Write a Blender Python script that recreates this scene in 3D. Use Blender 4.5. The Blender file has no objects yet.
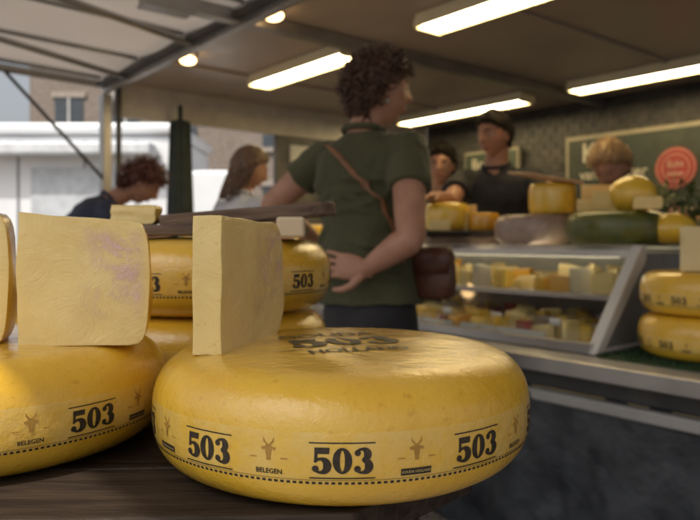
import bpy, bmesh, math, random
from mathutils import Vector, Matrix, noise
random.seed(7)
scene=bpy.context.scene
COL=scene.collection
def V(*a): return Vector(a)
# ---------------------------------------------------------------- materials
def new_mat(name):
    m=bpy.data.materials.new(name); m.use_nodes=True
    return m, m.node_tree, m.node_tree.nodes['Principled BSDF']
def M(name,c1,c2=None,scale=8,rough=.5,metal=0,bump=0,bscale=40,coat=0,sss=0,rvar=0,detail=4,stretch=None,spec=None,sheen=0,bdist=.01):
    m,nt,b=new_mat(name); N=nt.nodes; L=nt.links
    c2=c2 or tuple(x*.8 for x in c1)
    tc=N.new('ShaderNodeTexCoord'); mp=N.new('ShaderNodeMapping')
    L.new(tc.outputs['Object'],mp.inputs['Vector'])
    if stretch: mp.inputs['Scale'].default_value=stretch
    n=N.new('ShaderNodeTexNoise'); n.inputs['Scale'].default_value=scale; n.inputs['Detail'].default_value=detail
    L.new(mp.outputs['Vector'],n.inputs['Vector'])
    r=N.new('ShaderNodeValToRGB'); r.color_ramp.elements[0].position=.35; r.color_ramp.elements[1].position=.65
    r.color_ramp.elements[0].color=(*c1,1); r.color_ramp.elements[1].color=(*c2,1)
    L.new(n.outputs['Fac'],r.inputs['Fac']); L.new(r.outputs['Color'],b.inputs['Base Color'])
    b.inputs['Roughness'].default_value=rough; b.inputs['Metallic'].default_value=metal
    if coat: b.inputs['Coat Weight'].default_value=coat; b.inputs['Coat Roughness'].default_value=.15
    if spec is not None: b.inputs['Specular IOR Level'].default_value=spec
    if sheen: b.inputs['Sheen Weight'].default_value=sheen
    if sss:
        b.inputs['Subsurface Weight'].default_value=sss; b.inputs['Subsurface Radius'].default_value=(.01,.005,.002); b.inputs['Subsurface Scale'].default_value=1
    if rvar:
        mr=N.new('ShaderNodeMapRange'); mr.inputs['To Min'].default_value=rough-rvar; mr.inputs['To Max'].default_value=rough+rvar
        n3=N.new('ShaderNodeTexNoise'); n3.inputs['Scale'].default_value=scale*2.3; n3.inputs['Detail'].default_value=6
        L.new(mp.outputs['Vector'],n3.inputs['Vector']); L.new(n3.outputs['Fac'],mr.inputs['Value']); L.new(mr.outputs['Result'],b.inputs['Roughness'])
    if bump:
        n2=N.new('ShaderNodeTexNoise'); n2.inputs['Scale'].default_value=bscale; n2.inputs['Detail'].default_value=6
        L.new(mp.outputs['Vector'],n2.inputs['Vector'])
        bp=N.new('ShaderNodeBump'); bp.inputs['Strength'].default_value=bump; bp.inputs['Distance'].default_value=bdist
        L.new(n2.outputs['Fac'],bp.inputs['Height']); L.new(bp.outputs['Normal'],b.inputs['Normal'])
    return m
def emit(name,c,s):
    m,nt,b=new_mat(name); b.inputs['Base Color'].default_value=(*c,1)
    b.inputs['Emission Color'].default_value=(*c,1); b.inputs['Emission Strength'].default_value=s
    return m
# ---------------------------------------------------------------- mesh helpers
def mk(name,verts,faces,mats,midx=None,smooth=False,bevel=0,bseg=2):
    me=bpy.data.meshes.new(name); me.from_pydata([tuple(v) for v in verts],[],faces); me.update()
    if not isinstance(mats,(list,tuple)): mats=[mats]
    for m in mats: me.materials.append(m)
    if midx:
        for p,i in zip(me.polygons,midx): p.material_index=i
    o=bpy.data.objects.new(name,me); COL.objects.link(o)
    if smooth:
        for p in me.polygons: p.use_smooth=True
    if bevel:
        bm=bmesh.new(); bm.from_mesh(me); bmesh.ops.recalc_face_normals(bm,faces=bm.faces); bm.to_mesh(me); bm.free()
        md=o.modifiers.new('b','BEVEL'); md.width=bevel; md.segments=bseg; md.limit_method='ANGLE'; md.angle_limit=math.radians(40)
    return o
class Geo:
    def __init__(s): s.v=[]; s.f=[]; s.m=[]
    def add(s,v,f,m=0):
        o=len(s.v); s.v+= [Vector(x) for x in v]; s.f+=[tuple(i+o for i in q) for q in f]; s.m+=[m]*len(f)
    def obj(s,name,mats,**k): return mk(name,s.v,s.f,mats,s.m,**k)
def boxg(lo,hi):
    (x0,y0,z0),(x1,y1,z1)=lo,hi
    v=[(x0,y0,z0),(x1,y0,z0),(x1,y1,z0),(x0,y1,z0),(x0,y0,z1),(x1,y0,z1),(x1,y1,z1),(x0,y1,z1)]
    f=[(0,3,2,1),(4,5,6,7),(0,1,5,4),(1,2,6,5),(2,3,7,6),(3,0,4,7)]
    return v,f
def group(name,loc,kids):
    e=bpy.data.objects.new(name,None); COL.objects.link(e); e.location=loc; e.empty_display_size=.1
    inv=Matrix.Translation(Vector(loc)).inverted()
    for k in kids: k.parent=e; k.matrix_parent_inverse=inv
    return e
def adopt(parent,kids):
    inv=Matrix.Translation(parent.location).inverted()
    for k in kids: k.parent=parent; k.matrix_parent_inverse=inv
def tubeg(pts,radii,seg=12,ref=None,flat=1.0,round_caps=True):
    pts=[Vector(p) for p in pts]; n=len(pts)
    if not hasattr(radii,'__len__'): radii=[radii]*n
    if round_caps:
        P=[];R=[]
        d0=(pts[0]-pts[1]).normalized(); d1=(pts[-1]-pts[-2]).normalized()
        for t in (.95,.6): P.append(pts[0]+d0*radii[0]*t); R.append(radii[0]*math.sqrt(1-t*t))
        P+=pts; R+=list(radii)
        for t in (.6,.95): P.append(pts[-1]+d1*radii[-1]*t); R.append(radii[-1]*math.sqrt(1-t*t))
        pts,radii=P,R; n=len(pts)
    v=[];f=[]
    up=Vector(ref) if ref else None
    prev=None
    for i in range(n):
        a=pts[max(i-1,0)]; b=pts[min(i+1,n-1)]; t=(b-a).normalized()
        if up is not None: x=(up-t*up.dot(t))
        elif prev is not None: x=prev-t*prev.dot(t)
        else:
            q=Vector((0,0,1)) if abs(t.z)<.9 else Vector((1,0,0)); x=q-t*q.dot(t)
        x.normalize(); prev=x; y=t.cross(x)
        for k in range(seg):
            an=2*math.pi*k/seg
            v.append(pts[i]+(x*math.cos(an)*flat+y*math.sin(an))*radii[i])
    for i in range(n-1):
        for k in range(seg):
            k2=(k+1)%seg
            f.append((i*seg+k,i*seg+k2,(i+1)*seg+k2,(i+1)*seg+k))
    f.append(tuple(range(seg-1,-1,-1))); f.append(tuple((n-1)*seg+k for k in range(seg)))
    return v,f
def smoothpath(pts,rad,k=4):
    P=[Vector(p) for p in pts]; out=[];R=[]
    n=len(P)
    for i in range(n-1):
        p0=P[max(i-1,0)];p1=P[i];p2=P[i+1];p3=P[min(i+2,n-1)]
        for j in range(k):
            t=j/k
            out.append(.5*((2*p1)+(p2-p0)*t+(2*p0-5*p1+4*p2-p3)*t*t+(3*p1-p0-3*p2+p3)*t**3))
            R.append(rad[i]*(1-t)+rad[i+1]*t)
    out.append(P[-1]);R.append(rad[-1]); return out,R
def loftg(rings,seg=32):
    v=[];f=[];n=len(rings)
    for c,x,y,hx,hy in rings:
        for k in range(seg):
            a=2*math.pi*k/seg; ca,sa=math.cos(a),math.sin(a)
            e=.85
            v.append(Vector(c)+x*hx*math.copysign(abs(ca)**e,ca)+y*hy*math.copysign(abs(sa)**e,sa))
    for i in range(n-1):
        for k in range(seg):
            k2=(k+1)%seg; f.append((i*seg+k,i*seg+k2,(i+1)*seg+k2,(i+1)*seg+k))
    f.append(tuple(range(seg-1,-1,-1))); f.append(tuple((n-1)*seg+k for k in range(seg)))
    return v,f
def sphg(c,r,sx=1,sy=1,sz=1,R=None,nu=20,nv=12):
    v=[];f=[];c=Vector(c)
    for i in range(nv+1):
        ph=math.pi*i/nv
        for k in range(nu):
            a=2*math.pi*k/nu
            p=Vector((r*sx*math.sin(ph)*math.cos(a),r*sy*math.sin(ph)*math.sin(a),r*sz*math.cos(ph)))
            if R: p=R@p
            v.append(c+p)
    for i in range(nv):
        for k in range(nu):
            k2=(k+1)%nu; f.append((i*nu+k,(i+1)*nu+k,(i+1)*nu+k2,i*nu+k2))
    return v,f
def remesh(o,vox,sm=4,fac=.5):
    md=o.modifiers.new('r','REMESH'); md.mode='VOXEL'; md.voxel_size=vox; md.use_smooth_shade=True
    s=o.modifiers.new('s','SMOOTH'); s.factor=fac; s.iterations=sm
    return o
# ---------------------------------------------------------------- stall frame (counter axis u, depth axis v)
U=Vector((.63,-.7766,0)).normalized(); W=Vector((.7766,.63,0)).normalized()
def S(a,b,z): p=U*a+W*b; return Vector((p.x,p.y,z))
def sbox(name,a0,a1,b0,b1,z0,z1,mat,bevel=.004):
    v,f=boxg((a0,b0,z0),(a1,b1,z1))
    return mk(name,[S(*p) for p in v],f,mat,bevel=bevel)
def sgeo(g,a0,a1,b0,b1,z0,z1,m=0):
    v,f=boxg((a0,b0,z0),(a1,b1,z1)); g.add([S(*p) for p in v],f,m)
# ---------------------------------------------------------------- materials list
steel=M('steel',(.34,.33,.32),(.42,.41,.40),rough=.38,metal=.8,scale=5,rvar=.1)
darkmetal=M('dark_metal',(.05,.05,.052),(.09,.088,.085),rough=.5,metal=.5)
whitep=M('white_panel',(.70,.69,.66),(.60,.59,.56),rough=.4,scale=2,rvar=.1)
ceilm=M('ceiling_panel',(.44,.375,.325),(.36,.305,.265),rough=.34,scale=1.3,bump=.15,bscale=3,rvar=.1)
black_ink=M('ink',(.018,.014,.01),(.05,.035,.02),rough=.5,scale=220)
tan_ink=M('tan_ink',(.36,.19,.035),(.48,.27,.05),rough=.5,scale=120)
woodd=M('dark_wood',(.008,.005,.004),(.028,.016,.010),scale=9,rough=.5,bump=.45,bscale=24,stretch=(1,7,7),rvar=.15,spec=.3)
woodl=M('worn_wood',(.095,.060,.040),(.19,.125,.085),scale=12,rough=.6,bump=.3,bscale=30,stretch=(1,8,8))
woodedge=M('plank_wood',(.022,.014,.010),(.05,.034,.023),scale=12,rough=.6,bump=.3,bscale=30,stretch=(1,8,8),spec=.3)
def cheese_mat(name,c1,c2,band=None,H=.11):
    m,nt,b=new_mat(name);N=nt.nodes;L=nt.links
    tc=N.new('ShaderNodeTexCoord')
    n=N.new('ShaderNodeTexNoise');n.inputs['Scale'].default_value=7;n.inputs['Detail'].default_value=8;n.inputs['Roughness'].default_value=.6
    L.new(tc.outputs['Object'],n.inputs['Vector'])
    r=N.new('ShaderNodeValToRGB');r.color_ramp.elements[0].position=.3;r.color_ramp.elements[1].position=.7
    r.color_ramp.elements[0].color=(*c1,1);r.color_ramp.elements[1].color=(*c2,1);L.new(n.outputs['Fac'],r.inputs['Fac'])
    last=r.outputs['Color']
    v=N.new('ShaderNodeTexNoise');v.inputs['Scale'].default_value=110;v.inputs['Detail'].default_value=7
    L.new(tc.outputs['Object'],v.inputs['Vector'])
    rr=N.new('ShaderNodeValToRGB');rr.color_ramp.elements[0].position=.26;rr.color_ramp.elements[1].position=.37
    rr.color_ramp.elements[0].color=(.6,.6,.6,1);rr.color_ramp.elements[1].color=(0,0,0,1);L.new(v.outputs['Fac'],rr.inputs['Fac'])
    mx=N.new('ShaderNodeMix');mx.data_type='RGBA';mx.blend_type='MULTIPLY';mx.inputs[7].default_value=(.72,.58,.40,1)
    L.new(rr.outputs['Color'],mx.inputs[0]);L.new(last,mx.inputs[6]);last=mx.outputs[2]
    if band:
        sp=N.new('ShaderNodeSeparateXYZ');L.new(tc.outputs['Object'],sp.inputs[0])
        g=N.new('ShaderNodeMath');g.operation='COMPARE';g.inputs[1].default_value=(band[0]+band[1])/2;g.inputs[2].default_value=(band[1]-band[0])/2
        L.new(sp.outputs['Z'],g.inputs[0])
        nn=N.new('ShaderNodeTexNoise');nn.inputs['Scale'].default_value=38;nn.inputs['Detail'].default_value=7;nn.inputs['Roughness'].default_value=.7;L.new(tc.outputs['Object'],nn.inputs['Vector'])
        mr=N.new('ShaderNodeMapRange');mr.inputs['From Min'].default_value=.32;mr.inputs['From Max'].default_value=.68;mr.inputs['To Min'].default_value=.0;mr.inputs['To Max'].default_value=.6
        L.new(nn.outputs['Fac'],mr.inputs['Value'])
        mu=N.new('ShaderNodeMath');mu.operation='MULTIPLY';L.new(g.outputs[0],mu.inputs[0]);L.new(mr.outputs['Result'],mu.inputs[1])
        m2=N.new('ShaderNodeMix');m2.data_type='RGBA';m2.inputs[7].default_value=(.74,.56,.22,1)
        L.new(mu.outputs[0],m2.inputs[0]);L.new(last,m2.inputs[6]);last=m2.outputs[2]
    L.new(last,b.inputs['Base Color'])
    mr=N.new('ShaderNodeMapRange');mr.inputs['To Min'].default_value=.16;mr.inputs['To Max'].default_value=.36;L.new(n.outputs['Fac'],mr.inputs['Value']);L.new(mr.outputs['Result'],b.inputs['Roughness'])
    b.inputs['Coat Weight'].default_value=.9;b.inputs['Coat Roughness'].default_value=.09
    n2=N.new('ShaderNodeTexNoise');n2.inputs['Scale'].default_value=30;n2.inputs['Detail'].default_value=10;n2.inputs['Roughness'].default_value=.64;L.new(tc.outputs['Object'],n2.inputs['Vector'])
    bp=N.new('ShaderNodeBump');bp.inputs['Strength'].default_value=.38;bp.inputs['Distance'].default_value=.006
    L.new(n2.outputs['Fac'],bp.inputs['Height']);L.new(bp.outputs['Normal'],b.inputs['Normal']);L.new(bp.outputs['Normal'],b.inputs['Coat Normal'])
    return m
rind=cheese_mat('cheese_rind',(.80,.49,.040),(.69,.38,.022))
rindb=cheese_mat('cheese_rind_printed',(.82,.515,.045),(.71,.40,.026),band=(.030,.071))
def cut_mat(name,c1,c2):
    m,nt,b=new_mat(name);N=nt.nodes;L=nt.links
    tc=N.new('ShaderNodeTexCoord')
    n=N.new('ShaderNodeTexNoise');n.inputs['Scale'].default_value=12;n.inputs['Detail'].default_value=10;n.inputs['Roughness'].default_value=.7;L.new(tc.outputs['Object'],n.inputs['Vector'])
    r=N.new('ShaderNodeValToRGB');r.color_ramp.elements[0].position=.3;r.color_ramp.elements[1].position=.7
    r.color_ramp.elements[0].color=(*c1,1);r.color_ramp.elements[1].color=(*c2,1);L.new(n.outputs['Fac'],r.inputs['Fac'])
    vo=N.new('ShaderNodeTexVoronoi');vo.inputs['Scale'].default_value=75;L.new(tc.outputs['Object'],vo.inputs['Vector'])
    rr=N.new('ShaderNodeValToRGB');rr.color_ramp.elements[0].position=.06;rr.color_ramp.elements[1].position=.12
    rr.color_ramp.elements[0].color=(.7,.55,.35,1);rr.color_ramp.elements[1].color=(1,1,1,1);L.new(vo.outputs['Distance'],rr.inputs['Fac'])
    mx=N.new('ShaderNodeMix');mx.data_type='RGBA';mx.blend_type='MULTIPLY';mx.inputs[0].default_value=.35
    L.new(r.outputs['Color'],mx.inputs[6]);L.new(rr.outputs['Color'],mx.inputs[7]);L.new(mx.outputs[2],b.inputs['Base Color'])
    b.inputs['Roughness'].default_value=.42
    w=N.new('ShaderNodeTexNoise');w.inputs['Scale'].default_value=22;w.inputs['Detail'].default_value=10;w.inputs['Roughness'].default_value=.7;w.inputs['Distortion'].default_value=1.5;L.new(tc.outputs['Object'],w.inputs['Vector'])
    bp=N.new('ShaderNodeBump');bp.inputs['Strength'].default_value=.9;bp.inputs['Distance'].default_value=.018;L.new(w.outputs['Fac'],bp.inputs['Height'])
    bp2=N.new('ShaderNodeBump');bp2.inputs['Strength'].default_value=.45;bp2.inputs['Distance'].default_value=.006;L.new(w.outputs['Fac'],bp2.inputs['Height']);L.new(bp2.outputs['Normal'],b.inputs['Normal'])
    b.inputs['Coat Weight'].default_value=1;b.inputs['Coat Roughness'].default_value=.10;L.new(bp.outputs['Normal'],b.inputs['Coat Normal'])
    return m
cut=cut_mat('cheese_cut',(.88,.69,.29),(.79,.58,.20))
def film_glint_mat():  # plastic wrap, its lilac-pink highlights painted into the base colour
    m,nt,b=new_mat('cling_film_painted_glint');N=nt.nodes;L=nt.links
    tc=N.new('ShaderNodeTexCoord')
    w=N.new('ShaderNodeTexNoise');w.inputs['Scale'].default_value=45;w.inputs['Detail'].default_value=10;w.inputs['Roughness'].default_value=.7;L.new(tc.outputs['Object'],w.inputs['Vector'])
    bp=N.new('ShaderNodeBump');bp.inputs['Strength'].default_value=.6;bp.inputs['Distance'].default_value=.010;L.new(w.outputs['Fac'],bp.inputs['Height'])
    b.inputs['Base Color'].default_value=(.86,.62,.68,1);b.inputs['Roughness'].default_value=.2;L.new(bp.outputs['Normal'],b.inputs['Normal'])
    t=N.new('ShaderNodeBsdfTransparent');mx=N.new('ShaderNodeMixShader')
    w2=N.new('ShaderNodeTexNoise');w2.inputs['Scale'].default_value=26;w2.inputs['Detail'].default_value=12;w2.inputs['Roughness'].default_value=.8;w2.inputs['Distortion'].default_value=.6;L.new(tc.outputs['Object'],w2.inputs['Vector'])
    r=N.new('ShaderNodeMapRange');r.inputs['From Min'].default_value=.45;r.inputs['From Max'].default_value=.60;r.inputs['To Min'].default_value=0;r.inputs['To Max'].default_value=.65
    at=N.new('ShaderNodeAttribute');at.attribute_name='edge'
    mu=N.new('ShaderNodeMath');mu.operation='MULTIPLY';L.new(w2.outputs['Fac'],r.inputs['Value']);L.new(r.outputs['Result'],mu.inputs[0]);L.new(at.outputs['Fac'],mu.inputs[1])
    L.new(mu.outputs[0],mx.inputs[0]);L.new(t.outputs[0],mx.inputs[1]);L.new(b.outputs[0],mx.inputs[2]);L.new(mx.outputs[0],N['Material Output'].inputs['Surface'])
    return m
film_glint=film_glint_mat()
def glass_mat():
    m,nt,b=new_mat('display_glass');N=nt.nodes;L=nt.links
    g=N.new('ShaderNodeBsdfGlossy');g.inputs['Roughness'].default_value=.05
    t=N.new('ShaderNodeBsdfTransparent');t.inputs[0].default_value=(.96,.98,.97,1)
    f=N.new('ShaderNodeLayerWeight');f.inputs[0].default_value=.5
    p=N.new('ShaderNodeMath');p.operation='POWER';p.inputs[1].default_value=3;L.new(f.outputs['Facing'],p.inputs[0])
    r=N.new('ShaderNodeMapRange');r.inputs['To Min'].default_value=.05;r.inputs['To Max'].default_value=.6;L.new(p.outputs[0],r.inputs['Value'])
    mx=N.new('ShaderNodeMixShader');L.new(r.outputs['Result'],mx.inputs[0]);L.new(t.outputs[0],mx.inputs[1]);L.new(g.outputs[0],mx.inputs[2]);L.new(mx.outputs[0],N['Material Output'].inputs['Surface'])
    return m
glass=glass_mat()
# ---------------------------------------------------------------- printed graphics (2D polys -> surface)
def strip2(pts,ws):
    out=[];n=len(pts)
    L_=[];R_=[]
    for i in range(n):
        a=Vector(pts[max(i-1,0)]);b=Vector(pts[min(i+1,n-1)]);t=(b-a).normalized();nn=Vector((-t.y,t.x))
        p=Vector(pts[i]);L_.append(p+nn*ws[i]/2);R_.append(p-nn*ws[i]/2)
    return [[L_[i],L_[i+1],R_[i+1],R_[i]] for i in range(n-1)]
def ball2(c,r,n=12): return [[Vector((c[0]+r*math.cos(2*math.pi*k/n),c[1]+r*math.sin(2*math.pi*k/n))) for k in range(n)]]
def arc(c,rx,ry,a0,a1,n,tmin,tmax):
    P=[];Wd=[]
    for i in range(n+1):
        a=math.radians(a0+(a1-a0)*i/n);P.append((c[0]+rx*math.cos(a),c[1]+ry*math.sin(a)));Wd.append(tmin+(tmax-tmin)*max(0,math.cos(a))**1.1)
    return strip2(P,Wd)
def g5():
    o=[[Vector(p) for p in ((.10,1),(.68,1),(.66,.76),(.10,.76))]]
    o+=[[Vector(p) for p in ((.10,.76),(.22,.76),(.20,.46),(.09,.46))]]
    o+=arc((.33,.31),.26,.26,150,-150,24,.11,.32)+ball2((.13,.19),.13); return o
def g0():
    o=[];n=28
    for i in range(n):
        a=2*math.pi*i/n;b=2*math.pi*(i+1)/n
        o.append([Vector((.38+.37*math.cos(a),.5+.5*math.sin(a))),Vector((.38+.37*math.cos(b),.5+.5*math.sin(b))),Vector((.38+.095*math.cos(b),.5+.40*math.sin(b))),Vector((.38+.095*math.cos(a),.5+.40*math.sin(a)))])
    return o
def g3():
    return arc((.31,.745),.21,.20,160,-90,18,.10,.30)+arc((.31,.29),.26,.24,90,-155,20,.10,.33)+ball2((.14,.80),.12)+ball2((.13,.19),.13)
def t503(x0,y0,h):
    out=[];x=x0
    for g,w in ((g5,.78),(g0,.82),(g3,.74)):
        out+=[[Vector((x+p.x*h,y0+p.y*h)) for p in q] for q in g()]; x+=w*h
    return out
T503W=2.30
def line2(x0,x1,y0,y1,step=.004):
    n=max(1,int(abs(x1-x0)/step));out=[]
    for i in range(n):
        a=x0+(x1-x0)*i/n;b=x0+(x1-x0)*(i+1)/n;out.append([Vector((a,y0)),Vector((b,y0)),Vector((b,y1)),Vector((a,y1))])
    return out
_tc={}
def textpolys(s,size,x=0,y=0,bold=0):
    key=(s,size,bold)
    if key not in _tc:
        cu=bpy.data.curves.new('t','FONT');cu.body=s;cu.size=size;cu.align_x='CENTER';cu.align_y='CENTER';cu.offset=bold;cu.resolution_u=3
        o=bpy.data.objects.new('t',cu);COL.objects.link(o);dg=bpy.context.evaluated_depsgraph_get();dg.update()
        me=bpy.data.meshes.new_from_object(o.evaluated_get(dg));
        _tc[key]=[[Vector((me.vertices[i].co.x,me.vertices[i].co.y)) for i in p.vertices] for p in me.polygons]
        bpy.data.objects.remove(o);bpy.data.meshes.remove(me)
    return [[Vector((p.x+x,p.y+y)) for p in q] for q in _tc[key]]
def bull(x,y,h):
    P=[[(-.16,.5),(.16,.5),(.22,.2),(.12,-.35),(-.12,-.35),(-.22,.2)],[(-.2,.36),(-.5,.30),(-.42,.12),(-.2,.2)],[(.2,.36),(.2,.2),(.42,.12),(.5,.30)],
       [(-.14,.48),(-.34,.62),(-.38,.95),(-.24,.68),(-.08,.52)],[(.14,.48),(.08,.52),(.24,.68),(.38,.95),(.34,.62)],[(-.15,-.36),(.15,-.36),(.13,-.5),(-.13,-.5)]]
    return [[Vector((x+a*h,y+b*h)) for a,b in q] for q in P]
# ---------------------------------------------------------------- cheese wheel
def wheel(name,loc,R=.19,H=.11,rot=0,label=True,top=True,mat=None,inner=.71,toprot=0,flen=.0):
    Rf=R*inner;ex=2.5
    ph=random.random()*6
    def rr(z,th):
        t=min(1,abs(z-H/2)/(H/2)); base=Rf+(R-Rf)*max(0,1-t**ex)**(1/ex)
        return base*(1+.006*math.sin(2*th+ph)+.003*math.sin(5*th+ph)+.0025*noise.noise(Vector((math.cos(th)*3,math.sin(th)*3,z*22+ph))))
    def zt(x,y):
        r=math.hypot(x,y); return H+.004*(1-(min(r,Rf)/Rf)**2)+.0012*noise.noise(Vector((x*16,y*16,ph)))*min(1,(Rf*1.02-r)/.02 if r>Rf-.02 else 1)
    v=[];f=[];seg=128;prof=[]
    zs=[(1-math.cos(math.pi*i/28))/2*H for i in range(29)]
    for r in (0.002,.25,.5,.75,.9): prof.append(('b',Rf*r))
    for z in zs: prof.append(('s',z))
    for r in (.95,.85,.72,.6,.48,.36,.24,.12,.002): prof.append(('t',Rf*r))
    for k in range(seg):
        th=2*math.pi*k/seg
        for ty,q in prof:
            if ty=='s': r=rr(q,th);z=q
            elif ty=='b': r=q;z=.0
            else: r=q;z=zt(r*math.cos(th),r*math.sin(th))
            v.append((r*math.cos(th),r*math.sin(th),z))
    n=len(prof)
    for k in range(seg):
        for i in range(n-1):
            a=k*n+i;b=((k+1)%seg)*n+i;f.append((a,b,b+1,a+1))
    o=mk(name,v,f,mat or (rindb if label else rind),smooth=True);o.location=loc
    def side(polys,mt,nm,eps):
        g=Geo()
        for j,q in enumerate(polys):
            e=eps+(j%7)*.00002
            vs=[]
            for p in q:
                th=-math.pi/2+rot+p.x/R; r=rr(p.y,th)+e; vs.append((r*math.cos(th),r*math.sin(th),p.y))
            g.add(vs,[tuple(range(len(vs)))])
        k=g.obj(nm,mt);k.parent=o
    if label:
        P=[];T=[];B=[]
        h=.0205;z0=.0395;step=2*math.pi*R/10
        for i in range(-5,5):
            c=i*step+random.uniform(-.001,.001)
            P+=t503(c-T503W*h/2,z0,h)
            P+=line2(c-.026,c+.026,z0+h+.0030,z0+h+.0040)+line2(c-.026,c+.026,z0-.0042,z0-.0032)
            T+=bull(c+step/2,z0+h*.72,.0125)
            if i%2==0: P+=line2(c+step/2-.013,c+step/2+.013,z0-.0035,z0+.002); B+=textpolys('GOUDA HOLLAND',.0029,c+step/2,z0-.0008)
            else: P+=textpolys('BELEGEN',.0056,c+step/2,z0-.0005,bold=.00012)
            T+=line2(c+step/2-.016,c+step/2-.010,z0+.010,z0+.0108)+line2(c+step/2+.010,c+step/2+.016,z0+.010,z0+.0108)
        nd=int(2*math.pi*R/.0052)
        dd=[]
        for i in range(nd):
            x=i*.0052-math.pi*R; dd+=line2(x,x+.0030,.0305,.0325)
        P+=line2(-math.pi*R,math.pi*R-.002,.0338,.0341)
        side(P,black_ink,'print_black',.0004);side(T,tan_ink,'print_tan',.00036);side(dd,black_ink,'print_dots',.00034);side(B,cut,'print_letters',.0007)
    if top:
        g=Geo();P=t503(-T503W*.05/2,-.028,.05)+textpolys('GOUDA',.030,0,.052,bold=.0008)+textpolys('HOLLAND',.022,0,-.055,bold=.0006)
        P+=line2(-.075,.075,.032,.034)+line2(-.075,.075,-.038,-.036)
        for j,q in enumerate(P):
            vs=[]
            for p in q:
                x=p.x*math.cos(toprot)-p.y*math.sin(toprot);y=p.x*math.sin(toprot)+p.y*math.cos(toprot)
                vs.append((x,y,zt(x,y)+.0008+(j%7)*.00003))
            g.add(vs,[tuple(range(len(vs)))])
        k=g.obj('print_top',black_ink);k.parent=o
    return o
TZ=.86
wheel('cheese_wheel',(-.009,.713,TZ),rot=.02,toprot=.35)
wheel('cheese_wheel',(-.402,.758,TZ),rot=-.28,top=False)
wheel('cheese_wheel',(-.225,1.105,TZ),rot=.3,top=False)
wheel('cheese_wheel',(-.222,1.10,TZ+.111),rot=.33,top=False)
wheel('cheese_wheel',(-.62,1.10,TZ),rot=.1,top=False)
# wedges ------------------------------------------------------------
def wedge(name,tip,a0,a1,r0,r1,h,z,glintface=True,rmat=None,cmat=None,tilt=0):
    nz=14;na=10;nr=14
    def R1(t):
        s=abs(2*t-1); return r1-(r1*.14)*(1-max(0,1-s**3.2)**(1/3.2))
    g=Geo();tipv=Vector((tip[0],tip[1],z))
    def P(r,a,t):
        a=math.radians(a); w=.0022*noise.noise(Vector((r*25,a*3,t*3)))
        return Vector((r*math.cos(a),r*math.sin(a),t*h-max(0,(r/r1)-.0)*tilt*t))+Vector((w,w,w*.8*t))
    ts=[(1-math.cos(math.pi*i/nz))/2 for i in range(nz+1)]
    def grid(fn,nu,nv,m):
        v=[fn(i/nu,j) for i in range(nu+1) for j in range(nv+1)]
        f=[(i*(nv+1)+j,(i+1)*(nv+1)+j,(i+1)*(nv+1)+j+1,i*(nv+1)+j+1) for i in range(nu) for j in range(nv)]
        g.add(v,f,m)
    grid(lambda u,j:P(r0+(R1(ts[j])-r0)*u,a0,ts[j]),nr,nz,0)
    grid(lambda u,j:P(r0+(R1(ts[j])-r0)*u,a1,ts[j]),nr,nz,0)
    grid(lambda u,j:P(r0,a0+(a1-a0)*u,ts[j]),4,nz,0)
    grid(lambda u,j:P(R1(ts[j]),a0+(a1-a0)*u,ts[j]),na,nz,1)
    grid(lambda u,j:P(r0+(R1(1)-r0)*u,a0+(a1-a0)*j/na,1),nr,na,1)
    grid(lambda u,j:P(r0+(R1(0)-r0)*u,a0+(a1-a0)*j/na,0),nr,na,1)
    o=g.obj(name,[cmat or cut,rmat or rind],smooth=False)
    bm=bmesh.new();bm.from_mesh(o.data);bmesh.ops.remove_doubles(bm,verts=bm.verts,dist=.0002);bmesh.ops.recalc_face_normals(bm,faces=bm.faces);bm.to_mesh(o.data);bm.free()
    bv=o.modifiers.new('b','BEVEL');bv.width=.0035;bv.segments=3;bv.limit_method='ANGLE';bv.angle_limit=math.radians(50)
    for p in o.data.polygons:p.use_smooth=True
    o.location=tipv
    if glintface:
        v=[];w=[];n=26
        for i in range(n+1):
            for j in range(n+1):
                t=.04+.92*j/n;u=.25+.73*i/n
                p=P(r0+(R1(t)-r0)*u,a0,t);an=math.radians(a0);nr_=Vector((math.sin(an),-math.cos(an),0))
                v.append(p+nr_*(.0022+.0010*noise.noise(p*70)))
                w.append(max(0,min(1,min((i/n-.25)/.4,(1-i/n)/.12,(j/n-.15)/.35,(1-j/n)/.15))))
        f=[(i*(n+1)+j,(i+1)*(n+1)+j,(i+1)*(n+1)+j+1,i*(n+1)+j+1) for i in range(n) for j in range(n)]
        k=mk('plastic_film_painted_glint',v,f,film_glint,smooth=True);k.parent=o  # wrap layer carrying the painted highlight patches
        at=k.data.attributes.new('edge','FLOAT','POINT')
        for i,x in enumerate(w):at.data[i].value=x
    return o
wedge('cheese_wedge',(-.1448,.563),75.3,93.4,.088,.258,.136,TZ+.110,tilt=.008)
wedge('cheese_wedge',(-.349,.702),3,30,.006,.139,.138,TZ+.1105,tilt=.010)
wedge('cheese_wedge',(-.492,.690),4,27,.006,.140,.139,TZ+.1105,glintface=False)
def paddle(name,L,w,th,loc,rot,mat):
    n=10
    out=[(-L/2,-w),(-L/2+.02,-w-.004)]+[(L/2-.05,-w)]+[(L/2-.05+.06*math.sin(a),-w*math.cos(a)) for a in [math.pi*i/n for i in range(1,n)]]+[(L/2-.05,w),(-L/2,w)]
    m=len(out);v=[(x,y,0) for x,y in out]+[(x,y,th) for x,y in out]
    f=[tuple(range(m-1,-1,-1)),tuple(range(m,2*m))]+[(i,(i+1)%m,m+(i+1)%m,m+i) for i in range(m)]
    o=mk(name,v,f,mat,bevel=.004);o.location=loc;o.rotation_euler=rot
    return o
paddle('wooden_cheese_board',.30,.085,.016,(-.225,1.06,1.086),(0,.0,.05),woodl)
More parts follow.
